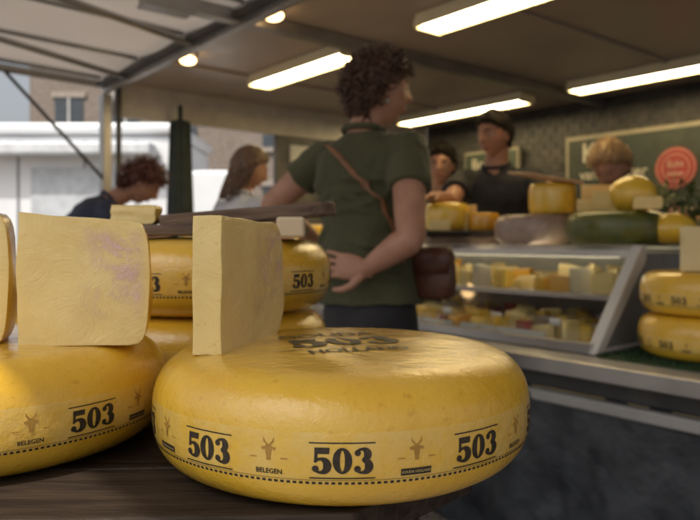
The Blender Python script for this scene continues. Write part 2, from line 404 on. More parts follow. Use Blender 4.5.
paddle('wooden_cheese_board',.25,.05,.022,(-.155,1.04,1.106),(.02,-.09,.10),woodl)
g=Geo();v,f=boxg((-.105,.965,1.0835),(-.065,1.0,1.113));g.add(v,f);g.obj('cheese_block',M('pale_cheese',(.66,.54,.36),(.58,.46,.3)),bevel=.004)
wedge('cheese_wedge',(-.37,1.0),-10,22,.02,.09,.028,1.103,glintface=False)
# ---------------------------------------------------------------- table
kids=[]
slope=.05
def xr(y):
    if y<.545: return .0
    if y<.67: return .0+(y-.545)*.98
    return .1225
y=.548;i=0
while y<1.36:
    y1=y+.118
    pts=[(-1.5,y-1.52*slope),(xr(y),y+(xr(y)-.02)*slope)]
    for k in range(1,7):
        yy=y+(y1-y)*k/6; pts.append((xr(yy),yy+(xr(yy)-.02)*slope))
    pts.append((-1.5,y1-1.52*slope))
    m=len(pts);v=[(a,b,TZ-.03) for a,b in pts]+[(a,b,TZ) for a,b in pts]
    f=[tuple(range(m-1,-1,-1)),tuple(range(m,2*m))]+[(q,(q+1)%m,m+(q+1)%m,m+q) for q in range(m)]
    kids.append(mk('plank_%d'%i,v,f,woodedge if i==0 else woodd,bevel=.002))
    y=y1+.003;i+=1
for x,y in ((-1.3,.58),(-.05,.68),(.06,1.3),(-1.3,1.25)):
    v,f=boxg((x-.03,y-.03,0),(x+.03,y+.03,TZ-.031));kids.append(mk('leg',v,f,woodd,bevel=.003))
v,f=boxg((-1.26,.66,TZ-.12),(-.085,.68,TZ-.032));kids.append(mk('apron',v,f,woodd))
group('wooden_table',(-.6,1.0,0),kids)
# ---------------------------------------------------------------- ground
def ground_mat():
    m,nt,b=new_mat('cobbles');N=nt.nodes;L=nt.links
    tc=N.new('ShaderNodeTexCoord');br=N.new('ShaderNodeTexBrick');br.inputs['Scale'].default_value=5;br.inputs['Color1'].default_value=(.19,.16,.135,1);br.inputs['Color2'].default_value=(.26,.22,.185,1);br.inputs['Mortar'].default_value=(.07,.06,.055,1)
    L.new(tc.outputs['Object'],br.inputs['Vector']);L.new(br.outputs['Color'],b.inputs['Base Color']);b.inputs['Roughness'].default_value=.8
    bp=N.new('ShaderNodeBump');bp.inputs['Distance'].default_value=.01;L.new(br.outputs['Fac'],bp.inputs['Height']);bp.invert=True;L.new(bp.outputs['Normal'],b.inputs['Normal'])
    return m
mk('ground',[(-300,-300,0),(300,-300,0),(300,300,0),(-300,300,0)],[(0,1,2,3)],ground_mat())
# ---------------------------------------------------------------- market stall (trailer) structure
CZ=2.36
kids=[]
kids.append(sbox('ceiling',-5.5,2.6,1.95,5.7,CZ,CZ+.05,ceilm))
for a in (-4.6,-2.35,-1.3,.2):
    kids.append(sbox('ceiling_rib',a-.02,a+.02,1.98,5.6,CZ-.02,CZ-.001,ceilm))
kids.append(sbox('cross_beam',-3.38,-3.30,1.35,5.6,CZ-.075,CZ-.003,steel))
kids.append(sbox('cross_beam_bracket',-3.40,-3.28,1.35,1.62,CZ-.095,CZ-.077,steel))
kids.append(sbox('roof_rail',-5.5,2.6,1.90,1.948,CZ-.10,CZ+.03,steel))
kids.append(sbox('roof_rail_lip',-5.5,2.6,1.845,1.897,CZ-.055,CZ-.03,darkmetal))
kids.append(sbox('end_valance',-5.56,-5.502,2.0,5.6,CZ-.27,CZ+.02,M('valance',(.66,.62,.55),(.58,.54,.48),rough=.5)))
kids.append(sbox('corner_post',-5.58,-5.48,1.90,1.97,0,CZ-.105,steel))
kids.append(sbox('corner_post_inner',-5.48,-5.455,2.0,2.04,0,CZ-.05,darkmetal))
backm=M('back_cloth',(.035,.033,.032),(.075,.07,.068),scale=7,rough=.7,bump=.3,bscale=10)
kids.append(sbox('back_wall',-5.5,2.6,5.6,5.68,0,CZ-.002,backm))
kids.append(sbox('end_wall',-5.55,-5.50,3.55,5.6,0,CZ-.272,M('end_wall_panel',(.10,.095,.09),(.15,.14,.13))))
kids.append(sbox('end_wall_window_frame',-5.498,-5.47,3.7,4.1,1.75,2.0,whitep))
kids.append(sbox('inner_shelf',-5.2,2.2,5.3,5.58,1.12,1.15,darkmetal))
kids.append(sbox('trailer_floor',-5.5,2.6,2.75,5.59,.0,.04,M('floor_metal',(.12,.12,.12))))
group('market_stall_trailer',S(-1.5,3.5,0),kids)
def drape(name,p0,p1,z0,z1,mat,amp=.03,freq=30,nu=160,nv=24,nrm=None):
    p0=Vector((*p0,0));p1=Vector((*p1,0));dd=p1-p0;nn=nrm or Vector((dd.y,-dd.x,0)).normalized()
    v=[];L_=dd.length
    for i in range(nu+1):
        for j in range(nv+1):
            u=i/nu;w=j/nv;x=u*L_
            off=amp*(math.sin(x*freq+2*math.sin(x*3.1))*.5+noise.noise(Vector((x*6,w*1.6,3)))*1.1+.25*noise.noise(Vector((x*22,w*6,1))))*(.35+.65*(1-w))
            p=p0+dd*u+nn*off;v.append((p.x,p.y,z0+(z1-z0)*w+.006*math.sin(x*7)*w))
    f=[(i*(nv+1)+j,(i+1)*(nv+1)+j,(i+1)*(nv+1)+j+1,i*(nv+1)+j+1) for i in range(nu) for j in range(nv)]
    return mk(name,v,f,mat,smooth=True)
navy=M('navy_canvas',(.026,.030,.037),(.060,.067,.077),scale=9,rough=.55,bump=.8,bscale=22,detail=8)
curt=M('green_curtain',(.018,.028,.028),(.03,.042,.04),rough=.8)
pg=Geo()
for k in range(7):
    a=k*.9;cx=S(-5.35,2.5,0)+Vector((.055*math.cos(a),.055*math.sin(a),0))
    v,f=tubeg([cx+Vector((0,0,.5)),cx+Vector((0,0,1.3)),cx+Vector((0,0,2.05))],[.05,.06,.035],10);pg.add(v,f)
v,f=tubeg([S(-5.35,2.5,0),S(-5.35,2.5,2.2)],.02,8);pg.add(v,f)
pg.obj('folded_parasol',curt,smooth=True)
def awn_mat():
    m,nt,b=new_mat('awning_fabric');N=nt.nodes;L=nt.links
    tc=N.new('ShaderNodeTexCoord');n=N.new('ShaderNodeTexNoise');n.inputs['Scale'].default_value=1.6;n.inputs['Detail'].default_value=5;L.new(tc.outputs['Object'],n.inputs['Vector'])
    r=N.new('ShaderNodeValToRGB');r.color_ramp.elements[0].color=(.50,.43,.37,1);r.color_ramp.elements[1].color=(.66,.59,.53,1);L.new(n.outputs['Fac'],r.inputs['Fac'])
    L.new(r.outputs['Color'],b.inputs['Base Color']);b.inputs['Roughness'].default_value=.55
    t=N.new('ShaderNodeBsdfTranslucent');L.new(r.outputs['Color'],t.inputs[0]);mx=N.new('ShaderNodeMixShader');mx.inputs[0].default_value=.22
    L.new(b.outputs[0],mx.inputs[1]);L.new(t.outputs[0],mx.inputs[2]);L.new(mx.outputs[0],N['Material Output'].inputs['Surface'])
    return m
am=awn_mat();kids=[]
v=[];nu,nv=90,30
AE=2.76
for i in range(nu+1):
    for j in range(nv+1):
        a=-5.5+7.5*i/nu;b=1.90-AE*j/nv
        sag=.035*abs(math.sin((a+5.5)*math.pi/.75))
        v.append(S(a,b,CZ+.04+.02*(j/nv)*4-sag))
f=[(i*(nv+1)+j,(i+1)*(nv+1)+j,(i+1)*(nv+1)+j+1,i*(nv+1)+j+1) for i in range(nu) for j in range(nv)]
kids.append(mk('fabric',v,f,am,smooth=True))
be=1.9-AE
for i in range(11):
    a=-5.5+.75*i
    vv,ff=tubeg([S(a,1.88,CZ+.025),S(a,be,CZ+.10)],.016,8);kids.append(mk('rib',vv,ff,steel,smooth=True))
vv,ff=tubeg([S(-5.5,1.9,CZ-.03),S(-5.5,be,CZ+.04)],.032,8);kids.append(mk('end_bar',vv,ff,steel,smooth=True))
vv,ff=tubeg([S(-5.5,be,CZ+.09),S(2,be,CZ+.09)],.03,8);kids.append(mk('front_bar',vv,ff,steel,smooth=True))
for a,b in ((-5.0,1.2),(-3.9,.9)):
    vv,ff=tubeg([S(a,1.88,CZ-.06),S(a+.5,b-.6,CZ-.02),S(a-.2,be+.1,CZ+.04)],.022,8);kids.append(mk('folding_arm',vv,ff,steel,smooth=True))
vv,ff=tubeg([S(-5.5,1.93,1.55),S(-5.5,1.15,CZ-.0)],.014,8);kids.append(mk('strut',vv,ff,darkmetal,smooth=True))
group('awning',S(-1.5,.5,CZ),kids)
# fluorescent fixtures
tube_e=emit('fluorescent_tube',(1,.80,.44),34)
hous=M('lamp_housing',(.75,.70,.52),(.7,.65,.48),rough=.4)
def fixture(a0,a1,b,z):
    k=[sbox('housing',a0,a1,b-.10,b+.10,z,CZ-.004 if z>CZ-.08 else z+.04,hous,bevel=.006)]
    for s in (-.05,.05):
        v,f=tubeg([S(a0+.03,b+s,z-.022),S(a1-.03,b+s,z-.022)],.013,8);k.append(mk('tube',v,f,tube_e,smooth=True))
    for s in (-.108,.101):
        k.append(sbox('reflector',a0,a1,b+s,b+s+.007,z-.035,z+.01,hous,bevel=0))
    for a in (a0,a1-.02):
        k.append(sbox('end_cap',a+.001,a+.019,b-.1,b+.1,z-.045,z-.002,hous,bevel=.003))
    group('fluorescent_lamp',S((a0+a1)/2,b,z),k)
fixture(-4.58,-3.42,2.8,CZ-.05)
fixture(-2.75,-1.5,2.8,CZ-.05)
fixture(-5.15,-3.6,4.9,CZ-.05)
fixture(-3.15,-1.9,4.9,CZ-.05)
bulb=emit('warm_bulb',(1,.62,.28),9)
for a,b in ((-3.17,2.03),(-4.33,2.08)):
    p=S(a,b,CZ-.045)
    v,f=sphg(p,.055,1,1,.55);k=[mk('diffuser',v,f,bulb,smooth=True)]
    v,f=tubeg([p+Vector((0,0,.03)),p+Vector((0,0,.044))],.07,16,round_caps=False);k.append(mk('base',v,f,darkmetal))
    group('round_ceiling_lamp',p,k)
# ---------------------------------------------------------------- counter
kids=[]
case_in=M('case_interior',(.30,.30,.29),(.24,.24,.235),rough=.4)
A0,A1=-5.2,-1.23
kids.append(sbox('base_deck',A0,2.2,1.99,2.70,.60,.66,case_in))
kids.append(sbox('front_ledge',A0,2.2,1.87,2.02,.665,.70,M('ledge_laminate',(.45,.44,.42),(.38,.37,.355),rough=.3),bevel=.006))
kids.append(sbox('ledge_trim',A0,2.2,1.855,1.868,.655,.705,steel))
kids.append(sbox('lower_shadow_panel',A0,2.2,1.955,1.985,.585,.66,darkmetal))
kids.append(sbox('lower_rail',A0,2.2,1.915,1.95,.545,.583,M('rail_white',(.4,.39,.37),rough=.4),bevel=.006))
kids.append(sbox('case_back',A0,A1,2.66,2.70,.66,1.04,case_in))
kids.append(sbox('case_top_glass',A0,A1,2.36,2.655,1.050,1.058,glass,bevel=0))
kids.append(sbox('case_top_back_frame',A0,A1,2.656,2.72,1.041,1.060,steel,bevel=.003))
kids.append(sbox('case_floor',A0,A1,2.03,2.66,.70,.715,whitep))
kids.append(sbox('case_shelf',A0,A1-.03,2.30,2.66,.865,.875,whitep,bevel=.002))
def slab(name,pts_bz,a0,a1,mat,bevel=.004):
    n=len(pts_bz);v=[S(a0,b,z) for b,z in pts_bz]+[S(a1,b,z) for b,z in pts_bz]
    f=[tuple(range(n)),tuple(range(2*n-1,n-1,-1))]+[(i,(i+1)%n,n+(i+1)%n,n+i) for i in range(n)]
    return mk(name,v,f,mat,bevel=bevel)
kids.append(slab('case_front_glass',[(2.045,.735),(2.052,.735),(2.345,1.030),(2.338,1.030)],A0,A1-.04,glass,0))
kids.append(slab('front_sill',[(2.02,.702),(2.06,.702),(2.07,.735),(2.035,.735)],A0,A1-.01,steel))
kids.append(slab('top_front_frame',[(2.315,1.015),(2.345,1.035),(2.345,1.060),(2.31,1.040)],A0,A1,whitep))
kids.append(slab('mid_glass_bar',[(2.175,.868),(2.185,.868),(2.193,.885),(2.183,.885)],A0,A1-.04,steel))
v,f=tubeg([S(A0+.1,2.365,1.022),S(A1-.1,2.365,1.022)],.007,8);kids.append(mk('added_case_glow_tube',v,f,emit('added_case_glow',(1,.86,.6),9),smooth=True))  # glowing strip added behind the top frame to brighten the dark case
kids.append(slab('end_frame_front',[(2.02,.703),(2.075,.703),(2.36,1.01),(2.36,1.062),(2.32,1.062)],A1-.03,A1+.01,whitep,.006))
kids.append(slab('end_panel',[(2.08,.704),(2.655,.704),(2.655,1.03),(2.36,1.03)],A1-.02,A1-.008,case_in,0))
for a in (-2.5,-3.8): kids.append(slab('glass_divider',[(2.04,.735),(2.055,.735),(2.348,1.03),(2.332,1.03)],a-.012,a+.012,steel,0))
group('display_counter',S(-1.5,2.3,0),kids)
q0=S(A0,1.93,0);q1=S(2.2,1.93,0)
drape('counter_skirt',(q0.x,q0.y),(q1.x,q1.y),.01,.565,navy,amp=.06,freq=11,nu=520,nv=36)
kids=[sbox('platform',-1.2,2.2,2.03,2.70,.663,.70,darkmetal)]
group('display_platform',S(.5,2.4,.7),kids)
gm=Geo()
for i in range(9000):
    a=random.uniform(-1.19,.1);b=random.uniform(2.0,2.66);h=random.uniform(.010,.022);p=S(a,b,.703);t=random.uniform(0,6.28)
    dx=Vector((math.cos(t),math.sin(t),0))*.0035;le=Vector((random.uniform(-.007,.007),random.uniform(-.007,.007),h))
    gm.add([p-dx,p+dx,p+le],[(0,1,2)])
sgeo(gm,-1.2,.1,2.0,2.66,.701,.706)
gm.obj('artificial_grass_mat',M('grass_green',(.015,.04,.012),(.03,.075,.022),scale=30,rough=.7))
p=S(-.965,2.235,0)
wheel('cheese_wheel',(p.x,p.y,.712),R=.2,H=.135,rot=.2,top=False)
wheel('cheese_wheel',(p.x+.005,p.y,.848),R=.2,H=.135,rot=-.25,top=False)
wheel('cheese_wheel',(p.x+.34,p.y-.36,.712),R=.2,H=.135,rot=-.25,top=False)
palec=cut_mat('cheese_pale',(.80,.64,.32),(.72,.55,.25))
wedge('cheese_wedge',(p.x-.13,p.y-.10),-8,38,.0,.30,.135,.986,glintface=False,cmat=palec)
grey=M('grey_rind',(.40,.30,.25),(.30,.22,.185),scale=20,rough=.4,coat=.3,bump=.3)
green=M('green_rind',(.07,.09,.018),(.12,.13,.025),scale=14,rough=.4,coat=.3,bump=.3)
orange=cheese_mat('orange_rind',(.80,.42,.03),(.72,.35,.02))
CT=1.062
wheel('cheese_wheel',(.79,2.93,CT),R=.165,H=.125,label=False,top=False,mat=grey)
wheel('cheese_wheel',(1.015,2.62,CT),R=.178,H=.125,label=False,top=False,mat=green)
yc=cheese_mat('yellow_cheese',(.86,.58,.06),(.78,.47,.04))
wheel('cheese_half',(.87,2.93,CT+.129),R=.10,H=.13,label=False,top=False,mat=yc,inner=.86)
pv,pf=boxg((-.13,-.09,0),(.13,.09,.010));pp=mk('paper_wrap',pv,pf,M('kraft_paper',(.46,.29,.17),(.52,.34,.21),rough=.7),bevel=.003);pp.location=(.82,2.86,CT+.275);pp.rotation_euler=(.12,.12,.3)
wedge('cheese_wedge',(.90,2.70),-20,30,.0,.14,.05,CT+.13,glintface=False,rmat=orange)
wedge('cheese_wedge',(.92,2.58),10,60,.0,.13,.075,CT+.13,glintface=False,rmat=orange)
wedge('cheese_wedge',(.93,2.74),-5,60,.0,.13,.11,CT+.13,glintface=False,rmat=yc)
v,f=sphg((1.08,2.60,CT+.19),.085,1.05,1,.9);mk('cheese_ball',v,f,yc,smooth=True)
v,f=sphg((1.22,2.78,CT+.07),.085,1.2,1,.8);mk('cheese_ball',v,f,orange,smooth=True)
v,f=sphg((1.19,2.52,CT+.06),.070,1.3,1,.85);mk('cheese_ball',v,f,yc,smooth=True)
wedge('cheese_wedge',(1.02,2.45),-10,50,.0,.1,.045,CT+.13,glintface=False)
v,f=boxg((.36,3.05,CT),(.66,3.30,CT+.035));mk('wooden_crate',v,f,woodl,bevel=.004)
v,f=boxg((.34,3.02,CT+.037),(.70,3.30,CT+.060));mk('wooden_board',v,f,woodd,bevel=.006)
for i in range(7):
    wedge('cheese_wedge',(.36+.045*i,3.12+.03*(i%2)),-10+20*i,30+20*i,.0,.1+.02*(i%3),.05+.035*(i%3),CT+.062,glintface=False,rmat=orange if i%2 else None)
wheel('cheese_wheel',(.46,3.22,CT+.062),R=.11,H=.13,label=False,top=False,mat=yc)
wheel('cheese_half',(.62,3.16,CT+.062),R=.075,H=.08,label=False,top=False,mat=orange,inner=.85)
for (a,b,R,H,mt) in ((-3.4,2.5,.15,.11,yc),(-4.1,2.45,.17,.12,rind),(-4.6,2.42,.14,.1,orange),(-3.0,2.55,.14,.10,rind),(-5.0,2.5,.16,.12,yc)):
    q=S(a,b,CT);wheel('cheese_wheel',q,R=R,H=H,label=False,top=False,mat=mt)
for i in range(8):
    q=S(-4.9+.23*i,2.40+.1*(i%2),CT);wedge('cheese_wedge',(q.x-.05,q.y-.04),20*i,20*i+40,.0,.1,.07,CT+.0,glintface=False)
cm=[yc,orange,cut,palec,grey,rind,M('red_wax',(.35,.03,.02),rough=.3),M('white_rind',(.62,.56,.44),rough=.6)]
g1=Geo()
def packet(g,a,b,z,sa,sb,h,m):
    aa=random.uniform(-1.4,1.4);ca,sn=math.cos(aa),math.sin(aa);ty=random.random()
    if ty<.55: base=[(-sa,-sb),(sa,-sb*.15),(sa,sb*.15),(-sa,sb)]
    elif ty<.8: base=[(-sa,-sb*.7),(sa,-sb*.7),(sa,sb*.7),(-sa,sb*.7)]
    else: base=[(sa*.9*math.cos(t),sa*.9*math.sin(t)) for t in [2*math.pi*k/14 for k in range(14)]]
    v=[];nb=len(base);tl=random.uniform(-.25,.25)
    for zz,s in ((0,.96),(h*.12,1),(h*.88,1),(h,.93)):
        for x,y in base: v.append(S(a+(x*ca-y*sn)*s,b+(x*sn+y*ca)*s,z+zz*(1+tl*x/sa*.5)))
    f=[tuple(range(nb-1,-1,-1))]+[(k*nb+i,k*nb+(i+1)%nb,k*nb+nb+(i+1)%nb,k*nb+nb+i) for k in range(3) for i in range(nb)]+[tuple(range(3*nb,4*nb))]
    g.add(v,f,m)
a=A0+.1
while a<A1-.08:
    for b in (2.11,2.19,2.27,2.36,2.45,2.54,2.61):
        packet(g1,a+random.uniform(-.02,.02),b+random.uniform(-.01,.01),.718,random.uniform(.032,.05),random.uniform(.03,.045),random.uniform(.025,.08),random.choice([0,0,1,2,3,5,5,3,6,4,2]))
    for b in (2.35,2.43,2.51,2.59):
        packet(g1,a+random.uniform(-.02,.02),b,.878,random.uniform(.032,.05),random.uniform(.03,.045),random.uniform(.03,.10),random.choice([0,1,2,3,3,5,7,2]))
    a+=.098
g1.obj('packed_cheese_pieces',cm)
g2=Geo()
a=A0+.04
while a<A1-.3:
    for (x0,x1,y0,y1) in ((a,a+.006,2.07,2.62),(a,a+.30,2.07,2.076)): sgeo(g2,x0,x1,y0,y1,.716,.75)
    a+=.31
g2.obj('display_trays',whitep)
g3_=Geo()
for i in range(14):
    a=-1.45-.26*i;sgeo(g3_,a,a+.045,2.1,2.103,.775,.80,0);sgeo(g3_,a+.02,a+.024,2.1035,2.105,.73,.795,1)
g3_.obj('price_tags',[whitep,darkmetal])
def plant(name,c,n,r,h,mt):
    g=Geo()
    for i in range(n):
        p=Vector(c)+Vector((random.gauss(0,r*.5),random.gauss(0,r*.5),random.uniform(0,h)))
        t=Vector((random.gauss(0,1),random.gauss(0,1),random.uniform(-.2,1))).normalized();s=t.cross(Vector((0,0,1))).normalized();l=random.uniform(.02,.045)
        g.add([p,p+t*l*.5+s*l*.22,p+t*l,p+t*l*.5-s*l*.22],[(0,1,2,3)])
    for i in range(14):
        q=Vector(c)+Vector((random.gauss(0,r*.45),random.gauss(0,r*.45),h*.9));v,f=tubeg([c,(Vector(c)+q)/2+Vector((random.gauss(0,.01),0,.02)),q],[.003,.003,.001],5);g.add(v,f)
    return g.obj(name,mt)
leafm=M('leaf',(.045,.085,.02),(.09,.13,.035),scale=25,rough=.5)
plant('herb_plant',(1.36,2.68,CT-.0),520,.14,.24,leafm)
# chalkboard signs
kids=[]
kids.append(sbox('frame',-3.62,-2.36,5.50,5.56,1.32,2.02,M('sign_frame',(.30,.27,.2),rough=.5)))
kids.append(sbox('board',-3.58,-2.40,5.485,5.499,1.36,1.98,M('chalkboard',(.022,.030,.026),(.032,.043,.036),rough=.6),bevel=0))
def wallprint(polys,mt,nm,ca,cz,off=.004,bb=5.485):
    g=Geo()
    for q in polys: g.add([S(ca+p.x,bb-off,cz+p.y) for p in q],[tuple(range(len(q)))])
    return g.obj(nm,mt)
chalk=M('chalk',(.50,.47,.40),(.34,.32,.28))
kids.append(wallprint(textpolys('Kaas',.24,0,0,bold=.004),chalk,'text_top',-3.22,1.85))
kids.append(wallprint(textpolys('van de boer',.13,0,0,bold=.003),chalk,'text_mid',-3.15,1.66))
kids.append(wallprint(textpolys('noten & olijven',.10,0,0,bold=.002),chalk,'text_low',-3.12,1.50))
kids.append(wallprint(ball2((0,0),.17,28),M('red_paint',(.30,.035,.035),(.22,.03,.03)),'red_emblem',-2.60,1.66,off=.006))
ringp=[]
for rr_ in (.155,.11):
    ringp+=strip2([(rr_*math.cos(2*math.pi*k/28),rr_*math.sin(2*math.pi*k/28)) for k in range(29)],[.006]*29)
kids.append(wallprint(ringp+textpolys('Echt',.075,0,.03,bold=.001)+textpolys('lekker',.055,0,-.045,bold=.001),M('emblem_cream',(.5,.34,.28)),'emblem_text',-2.60,1.66,off=.009))
group('chalkboard_sign',S(-2.98,5.5,1.67),kids)
kids=[sbox('frame',-4.85,-4.15,5.50,5.55,1.6,2.0,M('sign_frame2',(.25,.23,.18))),sbox('board',-4.82,-4.18,5.487,5.499,1.63,1.97,M('chalkboard2',(.03,.05,.035)),bevel=0),
 wallprint(textpolys('Boeren',.16,0,.05,bold=.003)+textpolys('kaas',.13,0,-.09,bold=.003),chalk,'text',-4.5,1.81,bb=5.487)]
group('chalkboard_sign',S(-4.5,5.5,1.8),kids)
g=Geo()
for r in range(16):
    for cidx in range(60):
        a=-5.4+cidx*.13+(r%2)*.065;z=1.16+r*.072
        if a>2.3: continue
        sgeo(g,a,a+.118,5.592,5.598,z,z+.06)
g.obj('back_wall_slate_cladding',M('slate_tiles',(.022,.022,.023),(.065,.06,.057),scale=9,rough=.55))
g=Geo()
for i in range(40):
    a=-5.1+i*.17;h=random.uniform(.08,.2);p=S(a,5.43,1.15);v,f=tubeg([p,p+Vector((0,0,h*.7)),p+Vector((0,0,h))],[.045,.045,.02],10,round_caps=False);g.add(v,f,random.choice([0,1,2]))
g.obj('jars',[M('jar_a',(.25,.12,.04),rough=.2),M('jar_b',(.08,.09,.05),rough=.2),M('jar_c',(.3,.27,.2),rough=.3)],smooth=True)
# ---------------------------------------------------------------- outside
kids=[]
ow=M('white_trailer_skin',(.84,.85,.86),(.76,.77,.79),scale=1.2,rough=.35)
def obox(name,x0,x1,y0,y1,z0,z1,m,bv=.02):
    v,f=boxg((x0,y0,z0),(x1,y1,z1));return mk(name,v,f,m,bevel=bv)
kids.append(obox('body',-8,-2.35,9.2,11.4,.45,2.5,ow,.06))
kids.append(obox('roof_cap',-8.05,-2.30,9.12,11.45,2.51,2.66,ow,.05))
kids.append(obox('lower_unit',-2.345,-1.62,9.4,11.2,.4,2.05,ow,.06))
seam=M('seam_grey',(.35,.36,.38))
for x in (-7.2,-6.3,-5.4,-4.5,-3.6,-2.9): kids.append(obox('seam',x,x+.03,9.185,9.199,.5,2.42,seam,0))
kids.append(obox('awning_box',-7.6,-2.6,8.85,9.18,2.2,2.36,M('awning_box',(.7,.72,.74)),.03))
kids.append(obox('hatch',-4.3,-3.1,9.17,9.184,1.15,2.05,M('hatch_grey',(.6,.63,.66)),0))
for x in (-6.5,-4):
    v,f=tubeg([(x,9.3,.33),(x,9.5,.33)],.33,24,round_caps=False);kids.append(mk('wheel_tyre',v,f,darkmetal))
group('white_market_trailer',(-5,10,0),kids)
def brick():
    m,nt,b=new_mat('brick');N=nt.nodes;L=nt.links
    tc=N.new('ShaderNodeTexCoord');mp=N.new('ShaderNodeMapping');mp.inputs['Rotation'].default_value=(math.pi/2,0,0);br=N.new('ShaderNodeTexBrick');br.inputs['Scale'].default_value=4
    br.inputs['Color1'].default_value=(.17,.13,.105,1);br.inputs['Color2'].default_value=(.25,.20,.165,1);br.inputs['Mortar'].default_value=(.28,.25,.22,1)
    L.new(tc.outputs['Object'],mp.inputs[0]);L.new(mp.outputs[0],br.inputs['Vector']);L.new(br.outputs['Color'],b.inputs['Base Color']);b.inputs['Roughness'].default_value=.85
    return m
bm_=brick();gl=M('window_dark',(.06,.07,.08),rough=.15);st=M('stone',(.36,.31,.26),(.28,.24,.2))
def building(name,x0,x1,y,h):
    k=[obox('walls',x0,x1,y,y+8,0,h,bm_,0)]
    x=x0+.9
    while x<x1-1.3:
        for z in (1.0,4.2,7.4):
            if z+2>h: continue
            k.append(obox('window',x,x+1.0,y-.03,y+.02,z,z+1.9,gl,0));k.append(obox('sill',x-.1,x+1.1,y-.12,y-.031,z-.15,z,st,0));k.append(obox('lintel',x-.1,x+1.1,y-.08,y-.031,z+1.9,z+2.1,st,0))
            k.append(obox('mullion',x+.47,x+.53,y-.06,y-.031,z+.001,z+1.899,whitep,0))
        x+=2.0
    v=[(x0-.2,y-.3,h),(x1+.2,y-.3,h),(x1+.2,y+8.2,h),(x0-.2,y+8.2,h),(x0-.2,y+4,h+3),(x1+.2,y+4,h+3)]
    k.append(mk('roof',v,[(0,1,5,4),(2,3,4,5),(0,4,3),(1,2,5),(0,3,2,1)],M('roof_tile',(.12,.07,.05),scale=6)))
    group(name,((x0+x1)/2,y+4,0),k)
building('brick_building',-11.3,-3.9,24,9);building('brick_building',-3.85,6,23,11);building('brick_building',6.1,22,20,10)
# ================================================================= PEOPLE
skinm=M('skin',(.43,.23,.15),(.36,.18,.115),scale=14,rough=.5,sss=.06)
skind=M('skin_tanned',(.36,.18,.115),(.30,.145,.09),scale=14,rough=.5)
lipm=M('lips',(.33,.10,.08),rough=.4);eyew=M('eye_white',(.5,.48,.45),rough=.2);eyed=M('iris',(.03,.02,.015),rough=.15)
def hx(y,z): 
    q=1-(y/.074)**2-(z/.118)**2
    return .098*math.sqrt(max(0,q))
def headpoint(dx,dy,dz,extra=0):
    p=Vector(((.098+extra)*dx,(.074+extra)*dy,(.118+extra)*dz))
    x,y,z=p
    if z<0:
        t=min(1,-z/.118);y*=1-.28*t**1.5
        if x<0: x*=1-.42*t
        else: x*=1-.05*t
    if x>0:
        g=lambda cy,cz,sy,sz:math.exp(-((y-cy)/sy)**2-((z-cz)/sz)**2)
        x+=.024*g(0,-.020,.012,.017)+.011*g(0,.005,.010,.022)
        x-=.009*(g(.031,.006,.016,.013)+g(-.031,.006,.016,.013))
        x+=.004*(g(.03,.03,.022,.009)+g(-.03,.03,.022,.009))
        x+=.007*g(0,-.053,.022,.006)+.007*g(0,-.064,.02,.006)-.004*g(0,-.075,.02,.006)
        x+=.012*g(0,-.098,.024,.016)
    return Vector((x,y,z))
def frame(fwd,up=(0,0,1)):
    f=Vector(fwd).normalized();u=Vector(up);l=u.cross(f).normalized();u=f.cross(l)
    return Matrix((f,l,u)).transposed()
